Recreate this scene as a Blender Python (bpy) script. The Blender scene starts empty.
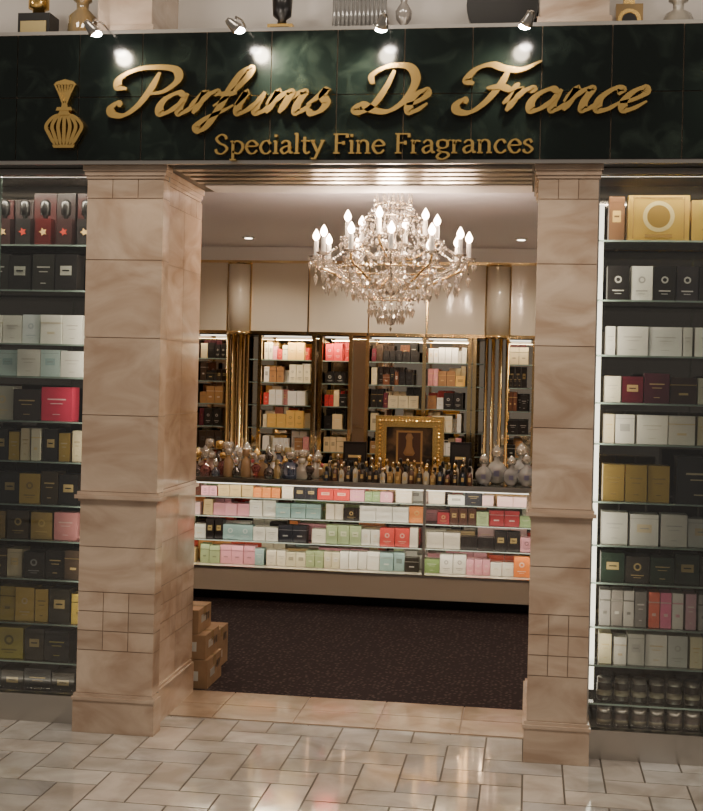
import bpy, math, random
from mathutils import Vector, Matrix
random.seed(11)
R=random.random
def U(a,b): return a+(b-a)*random.random()

# ------------------------------------------------------------------ materials
def newmat(name):
    m=bpy.data.materials.new(name); m.use_nodes=True
    nt=m.node_tree; nt.nodes.clear()
    out=nt.nodes.new('ShaderNodeOutputMaterial')
    return m,nt,out
def principled(name,col,rough=.5,metal=0,noise=None,attr=False,coat=0,bump=0,emit=0,spec=None):
    m,nt,out=newmat(name); L=nt.links
    b=nt.nodes.new('ShaderNodeBsdfPrincipled'); L.new(b.outputs[0],out.inputs[0])
    b.inputs['Roughness'].default_value=rough; b.inputs['Metallic'].default_value=metal
    b.inputs['Base Color'].default_value=(*col,1)
    if coat: b.inputs['Coat Weight'].default_value=coat; b.inputs['Coat Roughness'].default_value=.05
    if spec is not None: b.inputs['Specular IOR Level'].default_value=spec
    src=None
    if noise:
        tc=nt.nodes.new('ShaderNodeTexCoord')
        n=nt.nodes.new('ShaderNodeTexNoise'); n.inputs['Scale'].default_value=noise[0]; n.inputs['Detail'].default_value=noise[1]
        n.inputs['Distortion'].default_value=noise[5] if len(noise)>5 else 0
        mp=nt.nodes.new('ShaderNodeMapping'); L.new(tc.outputs['Object'],mp.inputs[0]); L.new(mp.outputs[0],n.inputs['Vector'])
        if len(noise)>6: mp.inputs['Scale'].default_value=noise[6]
        r=nt.nodes.new('ShaderNodeValToRGB'); L.new(n.outputs[0],r.inputs[0])
        r.color_ramp.elements[0].position=noise[3]; r.color_ramp.elements[1].position=noise[4]
        r.color_ramp.elements[0].color=(*col,1); r.color_ramp.elements[1].color=(*noise[2],1)
        src=r.outputs[0]
        if bump:
            bp=nt.nodes.new('ShaderNodeBump'); bp.inputs['Strength'].default_value=bump; bp.inputs['Distance'].default_value=.01
            L.new(n.outputs[0],bp.inputs['Height']); L.new(bp.outputs[0],b.inputs['Normal'])
    if attr:
        a=nt.nodes.new('ShaderNodeAttribute'); a.attribute_name='Col'
        if src:
            mx=nt.nodes.new('ShaderNodeMix'); mx.data_type='RGBA'; mx.blend_type='MULTIPLY'; mx.inputs[0].default_value=1
            L.new(src,mx.inputs[6]); L.new(a.outputs['Color'],mx.inputs[7]); src=mx.outputs[2]
        else: src=a.outputs['Color']
    if src: L.new(src,b.inputs['Base Color'])
    if emit:
        b.inputs['Emission Strength'].default_value=emit; b.inputs['Emission Color'].default_value=(*col,1)
    return m
def glassmat(name,tint=(1,1,1),gloss=.08,diff=0,rough=.02,attr=False):
    m,nt,out=newmat(name); L=nt.links
    t=nt.nodes.new('ShaderNodeBsdfTransparent'); t.inputs[0].default_value=(*tint,1)
    g=nt.nodes.new('ShaderNodeBsdfGlossy'); g.inputs['Roughness'].default_value=rough
    fr=nt.nodes.new('ShaderNodeFresnel'); fr.inputs[0].default_value=1.45
    ad=nt.nodes.new('ShaderNodeMath'); ad.operation='ADD'; ad.use_clamp=True; ad.inputs[1].default_value=gloss
    L.new(fr.outputs[0],ad.inputs[0])
    mx=nt.nodes.new('ShaderNodeMixShader'); L.new(ad.outputs[0],mx.inputs[0]); L.new(g.outputs[0],mx.inputs[2])
    if diff:
        d=nt.nodes.new('ShaderNodeBsdfDiffuse'); d.inputs[0].default_value=(*tint,1)
        m2=nt.nodes.new('ShaderNodeMixShader'); m2.inputs[0].default_value=diff
        L.new(t.outputs[0],m2.inputs[1]); L.new(d.outputs[0],m2.inputs[2]); L.new(m2.outputs[0],mx.inputs[1])
        if attr:
            a=nt.nodes.new('ShaderNodeAttribute'); a.attribute_name='Col'
            L.new(a.outputs['Color'],d.inputs[0]); L.new(a.outputs['Color'],t.inputs[0])
    else: L.new(t.outputs[0],mx.inputs[1])
    L.new(mx.outputs[0],out.inputs[0]); return m
def emis(name,col,s):
    m,nt,out=newmat(name); e=nt.nodes.new('ShaderNodeEmission'); e.inputs[0].default_value=(*col,1); e.inputs[1].default_value=s
    nt.links.new(e.outputs[0],out.inputs[0]); return m

M={}
M['stone']=principled('peach_travertine',(.43,.305,.22),.17,0,(2.6,9,(.66,.53,.42),.34,.68,1.3,(1,1,2.2)),attr=True,bump=.03,coat=.6)
M['grout']=principled('grout',(.27,.20,.15),.9)
M['floor']=principled('mall_floor_stone',(.45,.415,.37),.09,0,(5,6,(.68,.645,.60),.35,.65,.6),attr=True,coat=.9)
M['fgrout']=principled('floor_grout',(.10,.085,.07),.8)
M['thresh']=principled('threshold_stone',(.34,.24,.16),.18,0,(5,6,(.47,.36,.26),.35,.65,.6),attr=True,coat=.4)
M['marble']=principled('dark_green_marble',(.004,.007,.006),.14,0,(8,14,(.020,.030,.024),.50,.90,1.0))
M['gold']=principled('gold_leaf',(.96,.64,.22),.26,1)
M['brass']=principled('polished_brass',(.88,.66,.34),.14,1)
M['champ']=principled('champagne_metal',(.80,.68,.50),.18,1)
M['steel']=principled('brushed_steel',(.55,.52,.48),.28,1)
M['white']=principled('white_paint',(.80,.79,.80),.6)
M['ceil']=principled('ceiling_paint',(.86,.84,.94),.7)
M['wall']=principled('wall_paint',(.55,.47,.38),.6)
M['upper']=principled('upper_display_backing',(.66,.62,.58),.5)
M['panel']=principled('cream_lacquer',(.64,.57,.46),.12,0,coat=.5)
M['black']=principled('black_laminate',(.012,.011,.011),.3)
M['darkmir']=principled('smoked_mirror',(.20,.175,.155),.06,1)
M['mirror']=principled('mirror_backing',(.72,.64,.52),.03,1)
M['card']=principled('perfume_carton',(.5,.5,.5),.28,0,attr=True,coat=.3)
M['cardm']=principled('foil_carton',(.5,.5,.5),.34,.8,attr=True)
M['cardboard']=principled('cardboard',(.26,.16,.085),.8,0,(14,4,(.32,.20,.11),.3,.7))
M['tape']=principled('packing_tape',(.36,.25,.13),.25)
M['glass']=glassmat('window_glass',(.94,.955,.945),.045)
M['cglass']=glassmat('case_glass',(.97,.98,.975),.02)
M['shelfglass']=glassmat('shelf_glass',(.88,.94,.91),.10,.04)
M['edge']=principled('shelf_glass_edge',(.22,.29,.26),.15)
M['bottle']=glassmat('bottle_glass',(.9,.9,.9),.16,.38,.04,attr=True)
M['crystal']=glassmat('lead_crystal',(1.0,.93,.83),.30,.33,.08)
M['candle']=principled('candle_sleeve',(.85,.80,.72),.4,emit=.3)
M['bulb']=emis('candle_bulb',(1,.68,.46),50)
M['led']=emis('led_strip',(1,.90,.72),3.5)
M['ledc']=emis('case_led_strip',(1,.90,.72),2.5)
M['lamp']=emis('halogen_face',(1,.88,.78),160)
M['down']=emis('downlight_face',(1,.88,.70),12)
m,nt,out=newmat('speckled_carpet'); L=nt.links
b=nt.nodes.new('ShaderNodeBsdfPrincipled'); b.inputs['Roughness'].default_value=.95; b.inputs['Specular IOR Level'].default_value=.1; L.new(b.outputs[0],out.inputs[0])
tc=nt.nodes.new('ShaderNodeTexCoord'); v=nt.nodes.new('ShaderNodeTexVoronoi'); v.inputs['Scale'].default_value=38; v.inputs['Randomness'].default_value=.6
L.new(tc.outputs['Object'],v.inputs['Vector'])
r=nt.nodes.new('ShaderNodeValToRGB'); r.color_ramp.elements[0].position=.18; r.color_ramp.elements[1].position=.40
r.color_ramp.elements[0].color=(.090,.065,.060,1); r.color_ramp.elements[1].color=(.030,.022,.024,1)
L.new(v.outputs['Distance'],r.inputs[0]); L.new(r.outputs[0],b.inputs['Base Color']); M['carpet']=m
M['paint']=principled('dark_oil_painting',(.03,.02,.014),.3,0,(7,3,(.28,.16,.07),.45,.75,.8))

# ------------------------------------------------------------------ mesh builder
class MB:
    def __init__(s): s.v=[];s.f=[];s.c=[];s.m=[];s.s=[];s.mats=[]
    def mi(s,k):
        if k not in s.mats: s.mats.append(k)
        return s.mats.index(k)
    def add(s,vs,fs,col,mat,smooth=False):
        o=len(s.v); s.v+=[tuple(p) for p in vs]; mi=s.mi(mat)
        for f in fs: s.f.append([i+o for i in f]); s.c.append(col); s.m.append(mi); s.s.append(smooth)
    def box(s,x0,x1,y0,y1,z0,z1,mat='card',col=(1,1,1)):
        vs=[(x0,y0,z0),(x1,y0,z0),(x1,y1,z0),(x0,y1,z0),(x0,y0,z1),(x1,y0,z1),(x1,y1,z1),(x0,y1,z1)]
        s.add(vs,[(3,2,1,0),(4,5,6,7),(0,1,5,4),(1,2,6,5),(2,3,7,6),(3,0,4,7)],col,mat)
    def lathe(s,cx,cy,cz,prof,mat='bottle',col=(1,1,1),seg=14,sy=1.0,smooth=True,rot=0):
        vs=[];fs=[]
        for (r,z) in prof:
            for i in range(seg):
                a=2*math.pi*i/seg+rot; vs.append((cx+r*math.cos(a),cy+r*sy*math.sin(a),cz+z))
        for k in range(len(prof)-1):
            for i in range(seg):
                j=(i+1)%seg; fs.append((k*seg+i,k*seg+j,(k+1)*seg+j,(k+1)*seg+i))
        fs.append(tuple(range(seg))[::-1]); fs.append(tuple((len(prof)-1)*seg+i for i in range(seg)))
        s.add(vs,fs,col,mat,smooth)
    def tube(s,pts,r,mat,col=(1,1,1),seg=7):
        P=[Vector(p) for p in pts]; vs=[];fs=[]
        for k,p in enumerate(P):
            d=(P[min(k+1,len(P)-1)]-P[max(k-1,0)]).normalized()
            up=Vector((0,0,1)) if abs(d.z)<.95 else Vector((1,0,0))
            a=d.cross(up).normalized(); b=d.cross(a).normalized()
            rr=r[k] if isinstance(r,(list,tuple)) else r
            for i in range(seg):
                t=2*math.pi*i/seg; vs.append(p+a*math.cos(t)*rr+b*math.sin(t)*rr)
        for k in range(len(P)-1):
            for i in range(seg):
                j=(i+1)%seg; fs.append((k*seg+i,k*seg+j,(k+1)*seg+j,(k+1)*seg+i))
        fs.append(tuple(range(seg))); fs.append(tuple((len(P)-1)*seg+i for i in range(seg)))
        s.add(vs,fs,col,mat,True)
    def gem(s,x,y,z,r,hu,hd,mat='crystal',col=(1,1,1),seg=6):
        a0=R()*3; vs=[(x,y,z+hu)]+[(x+r*math.cos(a0+2*math.pi*i/seg),y+r*math.sin(a0+2*math.pi*i/seg),z) for i in range(seg)]+[(x,y,z-hd)]
        fs=[(0,1+i,1+(i+1)%seg) for i in range(seg)]+[(seg+1,1+(i+1)%seg,1+i) for i in range(seg)]
        s.add(vs,fs,col,mat)
    def done(s,name,parent=None):
        me=bpy.data.meshes.new(name); me.from_pydata(s.v,[],s.f)
        for k in s.mats: me.materials.append(M[k])
        me.polygons.foreach_set('material_index',s.m); me.polygons.foreach_set('use_smooth',s.s)
        ca=me.color_attributes.new('Col','FLOAT_COLOR','CORNER'); buf=[]
        for p,c in zip(me.polygons,s.c):
            for _ in range(p.loop_total): buf+= [c[0],c[1],c[2],1]
        ca.data.foreach_set('color',buf); me.update()
        o=bpy.data.objects.new(name,me); bpy.context.scene.collection.objects.link(o)
        if parent: o.parent=parent
        return o
def empty(name,loc=(0,0,0)):
    e=bpy.data.objects.new(name,None); bpy.context.scene.collection.objects.link(e); return e
def light(kind,name,loc,energy,col=(1,.85,.68),size=.3,target=None,spot=60,blend=.6,sy=None,parent=None):
    l=bpy.data.lights.new(name,kind); l.energy=energy; l.color=col
    if kind=='AREA':
        l.size=size
        if sy: l.shape='RECTANGLE'; l.size_y=sy
    else: l.shadow_soft_size=size
    if kind=='SPOT': l.spot_size=math.radians(spot); l.spot_blend=blend
    o=bpy.data.objects.new(name,l); o.location=loc; bpy.context.scene.collection.objects.link(o)
    if target: o.rotation_euler=(Vector(target)-Vector(loc)).to_track_quat('-Z','Y').to_euler()
    if parent: o.parent=parent
    return o

F=5.45
XL0,XL1=-2.06,-1.690
XR0,XR1=0.012,.272
HB,HT=2.63,3.225
CE=2.74
# ------------------------------------------------------------------ floors
b=MB(); W=.17
for i in range(-36,30):
    for j in range(-10,35):
        k=(i-j)%4
        if k==0: w,h=2,1
        elif k==3: w,h=1,2
        else: continue
        x0,y0=i*W,j*W; x1,y1=x0+w*W,y0+h*W
        if y0>=5.79: continue
        y1=min(y1,5.79)
        q=U(.76,1.08); tint=random.choice([(1,1,1),(1,.99,.97),(1.01,.97,.93),(.92,.94,.98),(1,1,.99),(.96,.91,.87)])
        b.box(x0+.004,x1-.004,y0+.004,y1-.004,-.02,0,'floor',tuple(q*t for t in tint))
b.box(-6.2,5.2,-1.8,5.8,-.06,-.003,'fgrout')
b.done('floor_mall')
b=MB()
b.box(-3.9,2.3,5.8,6.29,-.06,-.003,'grout')
x=-3.9
while x<2.2:
    for k in range(2):
        q=U(.88,1.1); b.box(x+.003,x+.40-.003,5.80+k*.245+.003,5.80+(k+1)*.245-.003,-.02,.001,'thresh',(q,q,q))
    x+=.40
b.done('floor_threshold')
b=MB(); b.box(-3.9,2.3,6.29,10.5,-.06,0,'carpet'); b.done('floor_carpet')
b=MB(); b.box(-3.9,2.3,6.27,10.5,CE,CE+.06,'ceil'); b.done('ceiling')
b=MB(); b.box(-3.9,2.3,10.42,10.5,0,CE,'wall'); b.done('wall_back')
b=MB(); b.box(-3.9,-3.82,F+.05,10.42,0,CE,'wall'); b.done('wall_left')
b=MB(); b.box(2.22,2.3,F+.05,10.42,0,CE,'wall'); b.done('wall_right')
b=MB(); b.box(-6.2,-3.9,F+.1,F+.2,0,4.2,'wall'); b.box(2.3,5.2,F+.1,F+.2,0,4.2,'wall'); b.done('wall_front')

# ------------------------------------------------------------------ pillars
def tiles(b,x0,x1,y0,y1,rows,sides='FLR',g=.0018):
    b.box(x0+.004,x1-.004,y0+.004,y1-.004,rows[0][0],rows[-1][1],'grout')
    for (z0,z1,cols) in rows:
        if 'F' in sides:
            n=cols
            for i in range(n):
                q=U(.88,1.07); a=x0+(x1-x0)*i/n; c=x0+(x1-x0)*(i+1)/n
                b.box(a+(g if i else 0),c-(g if i<n-1 else 0),y0,y0+.012,z0+g,z1-g,'stone',(q,q*.99,q*.97))
        n=max(1,round(cols*(y1-y0)/(x1-x0)))
        for sd,xx in (('L',x0),('R',x1-.012)):
            if sd in sides:
                for i in range(n):
                    q=U(.88,1.07); a=y0+.012+(y1-y0-.012)*i/n; c=y0+.012+(y1-y0-.012)*(i+1)/n
                    b.box(xx,xx+.012,a+g,c-(g if i<n-1 else 0),z0+g,z1-g,'stone',(q,q*.99,q*.97))
def mould(b,x0,x1,y0,y1,z,prof):
    for o,a,c in prof: b.box(x0-o,x1+o,y0-o,y1+o,z+a,z+c,'stone',(.92,.90,.88))
def pillar(name,x0,x1,y0,y1,top):
    b=MB()
    rows=[(.18,.38,1),(.38,.47,3),(.47,.56,3),(.56,.65,3),(.65,.86,1),(.86,1.075,1)]
    tiles(b,x0,x1,y0,y1,rows)
    rows=[(1.115,1.47,1),(1.47,1.83,1),(1.83,2.19,1),(2.19,2.475,1),(2.475,2.565,3)]
    tiles(b,x0,x1,y0,y1,rows)
    b.box(x0-.012,x1+.012,y0-.012,y1,0,.15,'stone',(.95,.93,.9))
    mould(b,x0,x1,y0,y1-.04,0,[(.018,.15,.165),(.010,.165,.18)])
    mould(b,x0,x1,y0,y1-.04,0,[(.008,1.07,1.082),(.022,1.082,1.10),(.012,1.10,1.115)])
    mould(b,x0,x1,y0,y1-.04,0,[(.005,2.565,2.58),(.011,2.58,2.60),(.018,2.60,top)])
    return b.done(name)
pillar('stone_pillar',XL0,XL1-.004,F,F+.10,HB)
pillar('stone_pillar',XL0+.02,XL1-.042,F+.155,6.25,HB-.002)
pillar('stone_pillar',XR0,XR1,F,6.25,HB)
pillar('stone_pillar',-3.82,-3.5,F,6.25,HB)
pillar('stone_pillar',1.9,2.22,F,6.25,HB)
b=MB(); b.box(XL1-.08,XL1-.012,F+.103,F+.125,0,HB,'black'); b.box(XL1-.08,XL1-.03,F+.125,F+.152,0,HB,'steel'); b.done('gate_track')

# ------------------------------------------------------------------ header / sign
sign=empty('storefront_sign')
b=MB()
b.box(-3.9,2.3,F-.032,6.27,HB,HT,'black')
b.box(-3.9,2.3,F-.03,F+.15,HT,HT+.02,'steel')
b.box(-3.9,2.3,F-.045,F-.03,HB-.005,HB+.012,'steel')
for i in range(4): b.box(XL1+.03,XR0-.03,F+.06+i*.12,F+.12+i*.12,HB-.012,HB,'steel')
b.box(XL1+.03,XR0-.03,F+.58,6.26,HB-.006,HB,'white')
b.done('header_box',sign)
b=MB(); x=-3.9
while x<2.29:
    for k in range(2):
        x1=min(x+.301,2.3); b.box(x+.002,x1-.002,F-.05,F-.033,HB+.012+k*.291+.002,HB+.012+(k+1)*.291-.002,'marble')
    x+=.301
b.box(-3.9,2.3,F-.042,F-.036,HB+.012,HT,'grout')
b.done('marble_tiles',sign)

def catmull(p,n=10):
    if len(p)==2: return [Vector(p[0]).lerp(Vector(p[1]),i/4) for i in range(5)]
    P=[Vector(q) for q in p]; P=[P[0]*2-P[1]]+P+[P[-1]*2-P[-2]]; out=[]
    for k in range(1,len(P)-2):
        a,b_,c,d=P[k-1:k+3]
        for i in range(n):
            t=i/n; out.append(.5*((2*b_)+(c-a)*t+(2*a-5*b_+4*c-d)*t*t+(3*b_-a-3*c+d)*t**3))
    out.append(P[-2]); return out
def ribbon(b,pts,y0,y1,wmin,wmax,nib,mat='gold',taper=True):
    n=len(pts); vs=[];nd=Vector((math.cos(nib),math.sin(nib)))
    for k,p in enumerate(pts):
        d=pts[min(k+1,n-1)]-pts[max(k-1,0)]
        d=d.normalized() if d.length>1e-9 else Vector((1,0))
        w=wmin+(wmax-wmin)*abs(d.x*nd.y-d.y*nd.x)**1.3
        if taper:
            e=min(k,n-1-k)/max(1,n*.12); w*=min(1,.45+.55*e)
        nn=Vector((-d.y,d.x))*w/2
        for yy in (y0,y1):
            vs.append((p.x+nn.x,yy,p.y+nn.y)); vs.append((p.x-nn.x,yy,p.y-nn.y))
    fs=[]
    for k in range(n-1):
        a=k*4; c=a+4
        fs+= [(a,a+1,c+1,c),(a+2,c+2,c+3,a+3),(a,c,c+2,a+2),(a+1,a+3,c+3,c+1)]
    fs+= [(0,2,3,1),(4*n-4,4*n-3,4*n-1,4*n-2)]
    b.add(vs,fs,(1,1,1),mat)
SC={
'P':([[(1.35,2.05),(1.32,1.3),(1.12,.45),(.72,-.05),(.2,.0),(-.02,.3),(.15,.55),(.4,.42)],
      [(.25,1.25),(-.15,1.35),(-.25,1.8),(.3,2.2),(1.2,2.3),(2.0,2.15),(2.3,1.65),(1.95,1.12),(1.35,.98)]],2.0),
'a':([[(1.0,.85),(.6,1.02),(.2,.75),(.1,.35),(.3,.0),(.65,.15),(.98,.65)],[(1.02,1.0),(.95,.4),(1.08,.03),(1.3,.1),(1.55,.4)]],1.38),
'r':([[(0,.35),(.2,.7),(.36,1.05),(.36,.5),(.28,0)],[(.36,.5),(.58,.92),(.82,1.05),(.98,.85)]],1.0),
'f':([[(0,.35),(.45,.9),(.85,1.75),(.78,2.2),(.5,1.95),(.36,1.2),(.3,.3),(.18,-.55),(-.05,-.85),(-.28,-.6),(0,-.2),(.5,.1),(.85,.4)],[(-.05,.92),(.75,.98)]],.95),
'u':([[(-.02,.4),(.2,1.02),(.14,.35),(.3,.0),(.6,.15),(.92,.65)],[(.98,1.02),(.9,.35),(1.05,.02),(1.3,.1),(1.5,.4)]],1.32),
'm':([[(-.02,.4),(.12,.8),(.22,1.03),(.2,.5),(.13,0)],[(.2,.45),(.5,.92),(.76,.98),(.76,.5),(.68,0)],[(.74,.45),(1.04,.92),(1.32,.98),(1.28,.4),(1.4,.02),(1.62,.1),(1.85,.4)]],1.68),
'n':([[(-.02,.4),(.12,.8),(.22,1.03),(.2,.5),(.13,0)],[(.2,.45),(.5,.92),(.8,.98),(.76,.4),(.88,.02),(1.12,.1),(1.35,.4)]],1.2),
's':([[(0,.38),(.3,.75),(.5,1.15),(.5,.8),(.78,.45),(.7,.08),(.4,-.04),(.12,.15)]],.95),
'e':([[(0,.35),(.4,.45),(.78,.75),(.62,1.02),(.3,.85),(.12,.4),(.32,.0),(.65,.08),(1.0,.4)]],.95),
'c':([[(.72,.72),(.76,.95),(.45,1.0),(.12,.55),(.25,.03),(.6,.04),(.98,.4)]],.95),
'D':([[(.95,2.0),(.9,1.2),(.65,.35),(.2,.0),(-.15,.12),(.05,.38),(.8,.08),(1.55,.05),(2.1,.6),(2.2,1.5),(1.6,2.15),(.6,2.2),(-.05,1.8),(.15,1.35)]],2.25),
'F':([[(1.3,2.0),(1.28,1.3),(1.05,.45),(.65,-.05),(.15,.0),(-.05,.3),(.12,.55),(.35,.42)],[(.2,1.3),(-.15,1.5),(0,2.0),(.5,2.2),(1.1,2.02),(1.8,1.95),(2.4,2.35)],[(.8,1.08),(1.3,1.15),(1.8,1.02),(2.0,1.3)]],1.75),
}
def word(b,text,G,x0,x1,z,u,y0,y1,wmin,wmax,nib,shear,taper=True):
    strokes=[];cx=0
    for ch in text:
        if ch==' ': cx+=.55; continue
        st,adv=G[ch]
        for s_ in st:
            strokes.append([Vector((p.x+cx+shear*p.y,p.y)) for p in catmull(s_)])
        cx+=adv
    mn=min(p.x for s_ in strokes for p in s_); mx=max(p.x for s_ in strokes for p in s_)
    k=(x1-x0)/(mx-mn)
    for i,s_ in enumerate(strokes):
        o=(i%3)*.0012
        ribbon(b,[Vector((x0+(p.x-mn)*k,z+p.y*u)) for p in s_],y0-o,y1,wmin*u,wmax*u,nib,taper=taper)
b=MB(); yy0,yy1=F-.078,F-.05
for t,a,c in (('Parfums',-1.93,-.93),('De',-.80,-.48),('France',-.355,.462)):
    word(b,t,SC,a,c,2.848,.092,yy0,yy1,.18,.47,math.radians(20),.42)
b.done('script_lettering',sign)
SR={
'S':([[(.85,1.15),(.75,1.42),(.45,1.52),(.14,1.2),(.35,.85),(.75,.62),(.88,.32),(.55,-.02),(.2,.05),(.08,.35)]],1.1),
'p':([[(.22,1),(.22,-.5)],[(0,-.5),(.44,-.5)],[(.02,.95),(.22,1)],[(.22,.8),(.5,1.0),(.85,.8),(.9,.4),(.65,.0),(.3,.08),(.22,.2)]],1.1),
'e':([[(.12,.56),(.78,.6),(.74,.85),(.48,1.02),(.2,.85),(.08,.45),(.3,.03),(.6,.0),(.84,.25)]],.98),
'c':([[(.78,.75),(.6,1.0),(.3,.92),(.1,.5),(.25,.08),(.55,-.02),(.82,.22)]],.95),
'i':([[(.22,1),(.22,0)],[(.02,0),(.42,0)],[(.04,.95),(.22,1)],[(.22,1.5),(.22,1.3)]],.5),
'a':([[(.12,.78),(.38,1.0),(.66,.85),(.68,.3),(.78,.03),(.92,.08)],[(.67,.6),(.3,.5),(.1,.25),(.3,-.02),(.65,.2)]],.98),
'l':([[(.22,1.6),(.22,0)],[(.02,0),(.42,0)],[(.04,1.55),(.22,1.6)]],.5),
't':([[(.26,1.3),(.26,.7),(.26,.2),(.42,-.02),(.62,.12)],[(.02,.98),(.58,.98)]],.66),
'y':([[(.12,1),(.52,.03)],[(.88,1),(.52,.05),(.32,-.4),(.05,-.42)],[(0,1),(.32,1)],[(.7,1),(1,1)]],1.0),
'F':([[(.26,1.5),(.26,0)],[(.05,0),(.5,0)],[(.05,1.5),(1.0,1.5)],[(1.0,1.53),(1.0,1.22)],[(.25,.8),(.72,.8)],[(.75,.95),(.75,.65)]],1.1),
'n':([[(.2,1),(.2,0)],[(.02,0),(.4,0)],[(.02,.95),(.2,1)],[(.2,.75),(.48,1),(.78,.85),(.82,.4),(.82,0)],[(.64,0),(1.02,0)]],1.12),
'r':([[(.2,1),(.2,0)],[(.02,0),(.42,0)],[(.02,.95),(.2,1)],[(.2,.68),(.4,.95),(.68,.9)]],.76),
'g':([[(.45,1.02),(.15,.88),(.15,.5),(.45,.35),(.75,.5),(.75,.88),(.45,1.02)],[(.3,.38),(.15,.2),(.38,.08),(.75,.0),(.85,-.25),(.45,-.5),(.1,-.35),(.2,-.1),(.4,.05)],[(.72,.9),(.98,1.0)]],1.02),
's':([[(.62,.78),(.45,1.02),(.2,.92),(.15,.7),(.45,.5),(.64,.25),(.4,-.02),(.15,.05),(.06,.25)]],.8),
}
b=MB(); word(b,'Specialty Fine Fragrances',SR,-1.435,-.02,2.668,.056,F-.07,F-.05,.10,.23,math.radians(8),0,False)
b.done('serif_lettering',sign)
# perfume bottle emblem: pleated flacon, collar, neck, fan stopper
b=MB(); cx=-2.150; z0=2.695
def poly(pts,y0,y1,mat='gold'):
    n=len(pts); vs=[(p[0],y0,p[1]) for p in pts]+[(p[0],y1,p[1]) for p in pts]
    b.add(vs,[tuple(range(n)),tuple(range(2*n-1,n-1,-1))]+[(i,i+n,(i+1)%n+n,(i+1)%n) for i in range(n)],(1,1,1),mat)
poly([(cx-.048,z0),(cx+.048,z0),(cx+.055,z0+.014),(cx-.055,z0+.014)],F-.082,F-.05)
poly([(cx-.050,z0+.012),(cx+.050,z0+.012),(cx+.075,z0+.05),(cx+.092,z0+.095),(cx+.080,z0+.125),(cx+.04,z0+.145),(cx-.04,z0+.145),(cx-.080,z0+.125),(cx-.092,z0+.095),(cx-.075,z0+.05)],F-.058,F-.05,'black')
for k in (-3,-2,-1,0,1,2,3):
    s_=catmull([(cx+k*.0135,z0+.012),(cx+k*.022,z0+.055),(cx+k*.0285,z0+.098),(cx+k*.020,z0+.135),(cx+k*.008,z0+.155)])
    ribbon(b,[Vector(p) for p in s_],F-.080-abs(k)*.001,F-.05,.013,.017,0)
poly([(cx-.030,z0+.150),(cx+.030,z0+.150),(cx+.020,z0+.172),(cx-.020,z0+.172)],F-.084,F-.05)
poly([(cx-.040,z0+.170),(cx+.040,z0+.170),(cx+.034,z0+.186),(cx-.034,z0+.186)],F-.086,F-.05)
poly([(cx-.016,z0+.186),(cx+.016,z0+.186),(cx+.010,z0+.215),(cx-.010,z0+.215)],F-.08,F-.05)
for k in (-3,-2,-1,0,1,2,3):
    ribbon(b,[Vector((cx+k*.003,z0+.205)),Vector((cx+k*.009,z0+.25)),Vector((cx+k*.016,z0+.292))],F-.078-abs(k)*.001,F-.05,.007,.009,0,taper=False)
poly([(cx-.055,z0+.290),(cx+.055,z0+.290),(cx+.040,z0+.305),(cx,z0+.315),(cx-.040,z0+.305)],F-.08,F-.05)
b.done('bottle_emblem',sign)

for x,tx,en in ((-3.0,-2.9,24),(-1.97,-1.75,26),(-1.32,-1.00,95),(-.668,-.75,28),(-.05,-.2,34),(1.0,.9,24)):
    e=empty('sign_spotlight'); b=MB()
    b.tube([(x,F-.02,HT+.025),(x,F-.1,HT+.035),(x,F-.2,HT+.02),(x,F-.23,HT-.01)],.005,'steel')
    hd=Vector((x,F-.23,HT-.03)); tg=Vector((tx,F-.05,2.92)); d=(tg-hd).normalized()
    b.tube([hd-d*.045,hd-d*.03,hd,hd+d*.018],[.010,.018,.024,.030],'steel',seg=14)
    b.lathe(hd.x+d.x*.026,hd.y+d.y*.026,hd.z+d.z*.026-.014,[(.004,0),(.022,.006),(.027,.014),(.022,.022),(.004,.028)],'lamp',seg=12)
    b.done('lamp_head',e)
    light('SPOT','lamp_beam',tuple(hd+d*.065),en,(1,.84,.62),.035,tuple(tg),105,.95,parent=e)

b=MB(); b.box(-3.9,2.3,F+.42,F+.5,HT,4.2,'upper'); b.done('wall_upper')
b=MB(); b.box(-3.9,2.3,F-.03,F+.42,4.1,4.2,'white'); b.done('ceiling_upper')
for x0,x1 in ((-2.03,-1.77),(.0,.30)):
    b=MB(); tiles(b,x0,x1,F,F+.42,[(HT+.02,HT+.28,1),(HT+.28,HT+.55,2),(HT+.55,4.1,1)])
    b.box(x0-.012,x1+.012,F-.012,F+.42,HT+.02,HT+.05,'stone',(.9,.9,.88)); b.done('upper_pilaster')
BZ=HT+.003
b=MB(); b.box(-2.50,-2.34,F+.18,F+.30,BZ,BZ+.17,'black'); b.box(-2.485,-2.355,F+.175,F+.18,BZ+.03,BZ+.13,'cardm',(.5,.4,.2)); b.lathe(-2.42,F+.24,BZ+.17,[(.03,0),(.03,.03),(.05,.035),(.05,.12),(.04,.13)],'gold'); b.done('display_bottle')
b=MB(); b.lathe(-2.2,F+.25,BZ,[(.06,0),(.075,.02),(.07,.16),(.03,.2),(.03,.23),(.045,.24),(.045,.3)],'bottle',(.8,.6,.3)); b.done('display_bottle')
b=MB(); b.box(-1.27,-1.15,F+.2,F+.3,BZ,BZ+.10,'gold'); b.box(-1.255,-1.165,F+.195,F+.2,BZ+.015,BZ+.085,'card',(.03,.02,.02)); b.lathe(-1.21,F+.25,BZ+.10,[(.025,0),(.02,.03),(.045,.05),(.05,.14),(.02,.18)],'black'); b.done('display_bottle')
b=MB()
b.box(-.97,-.71,F+.2,F+.32,BZ,BZ+.02,'bottle',(.8,.8,.8))
for i in range(13): b.lathe(-.96+i*.02,F+.26,BZ+.02,[(.0098,0),(.0098,.24)],'bottle',(.55,.54,.52),seg=8)
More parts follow.
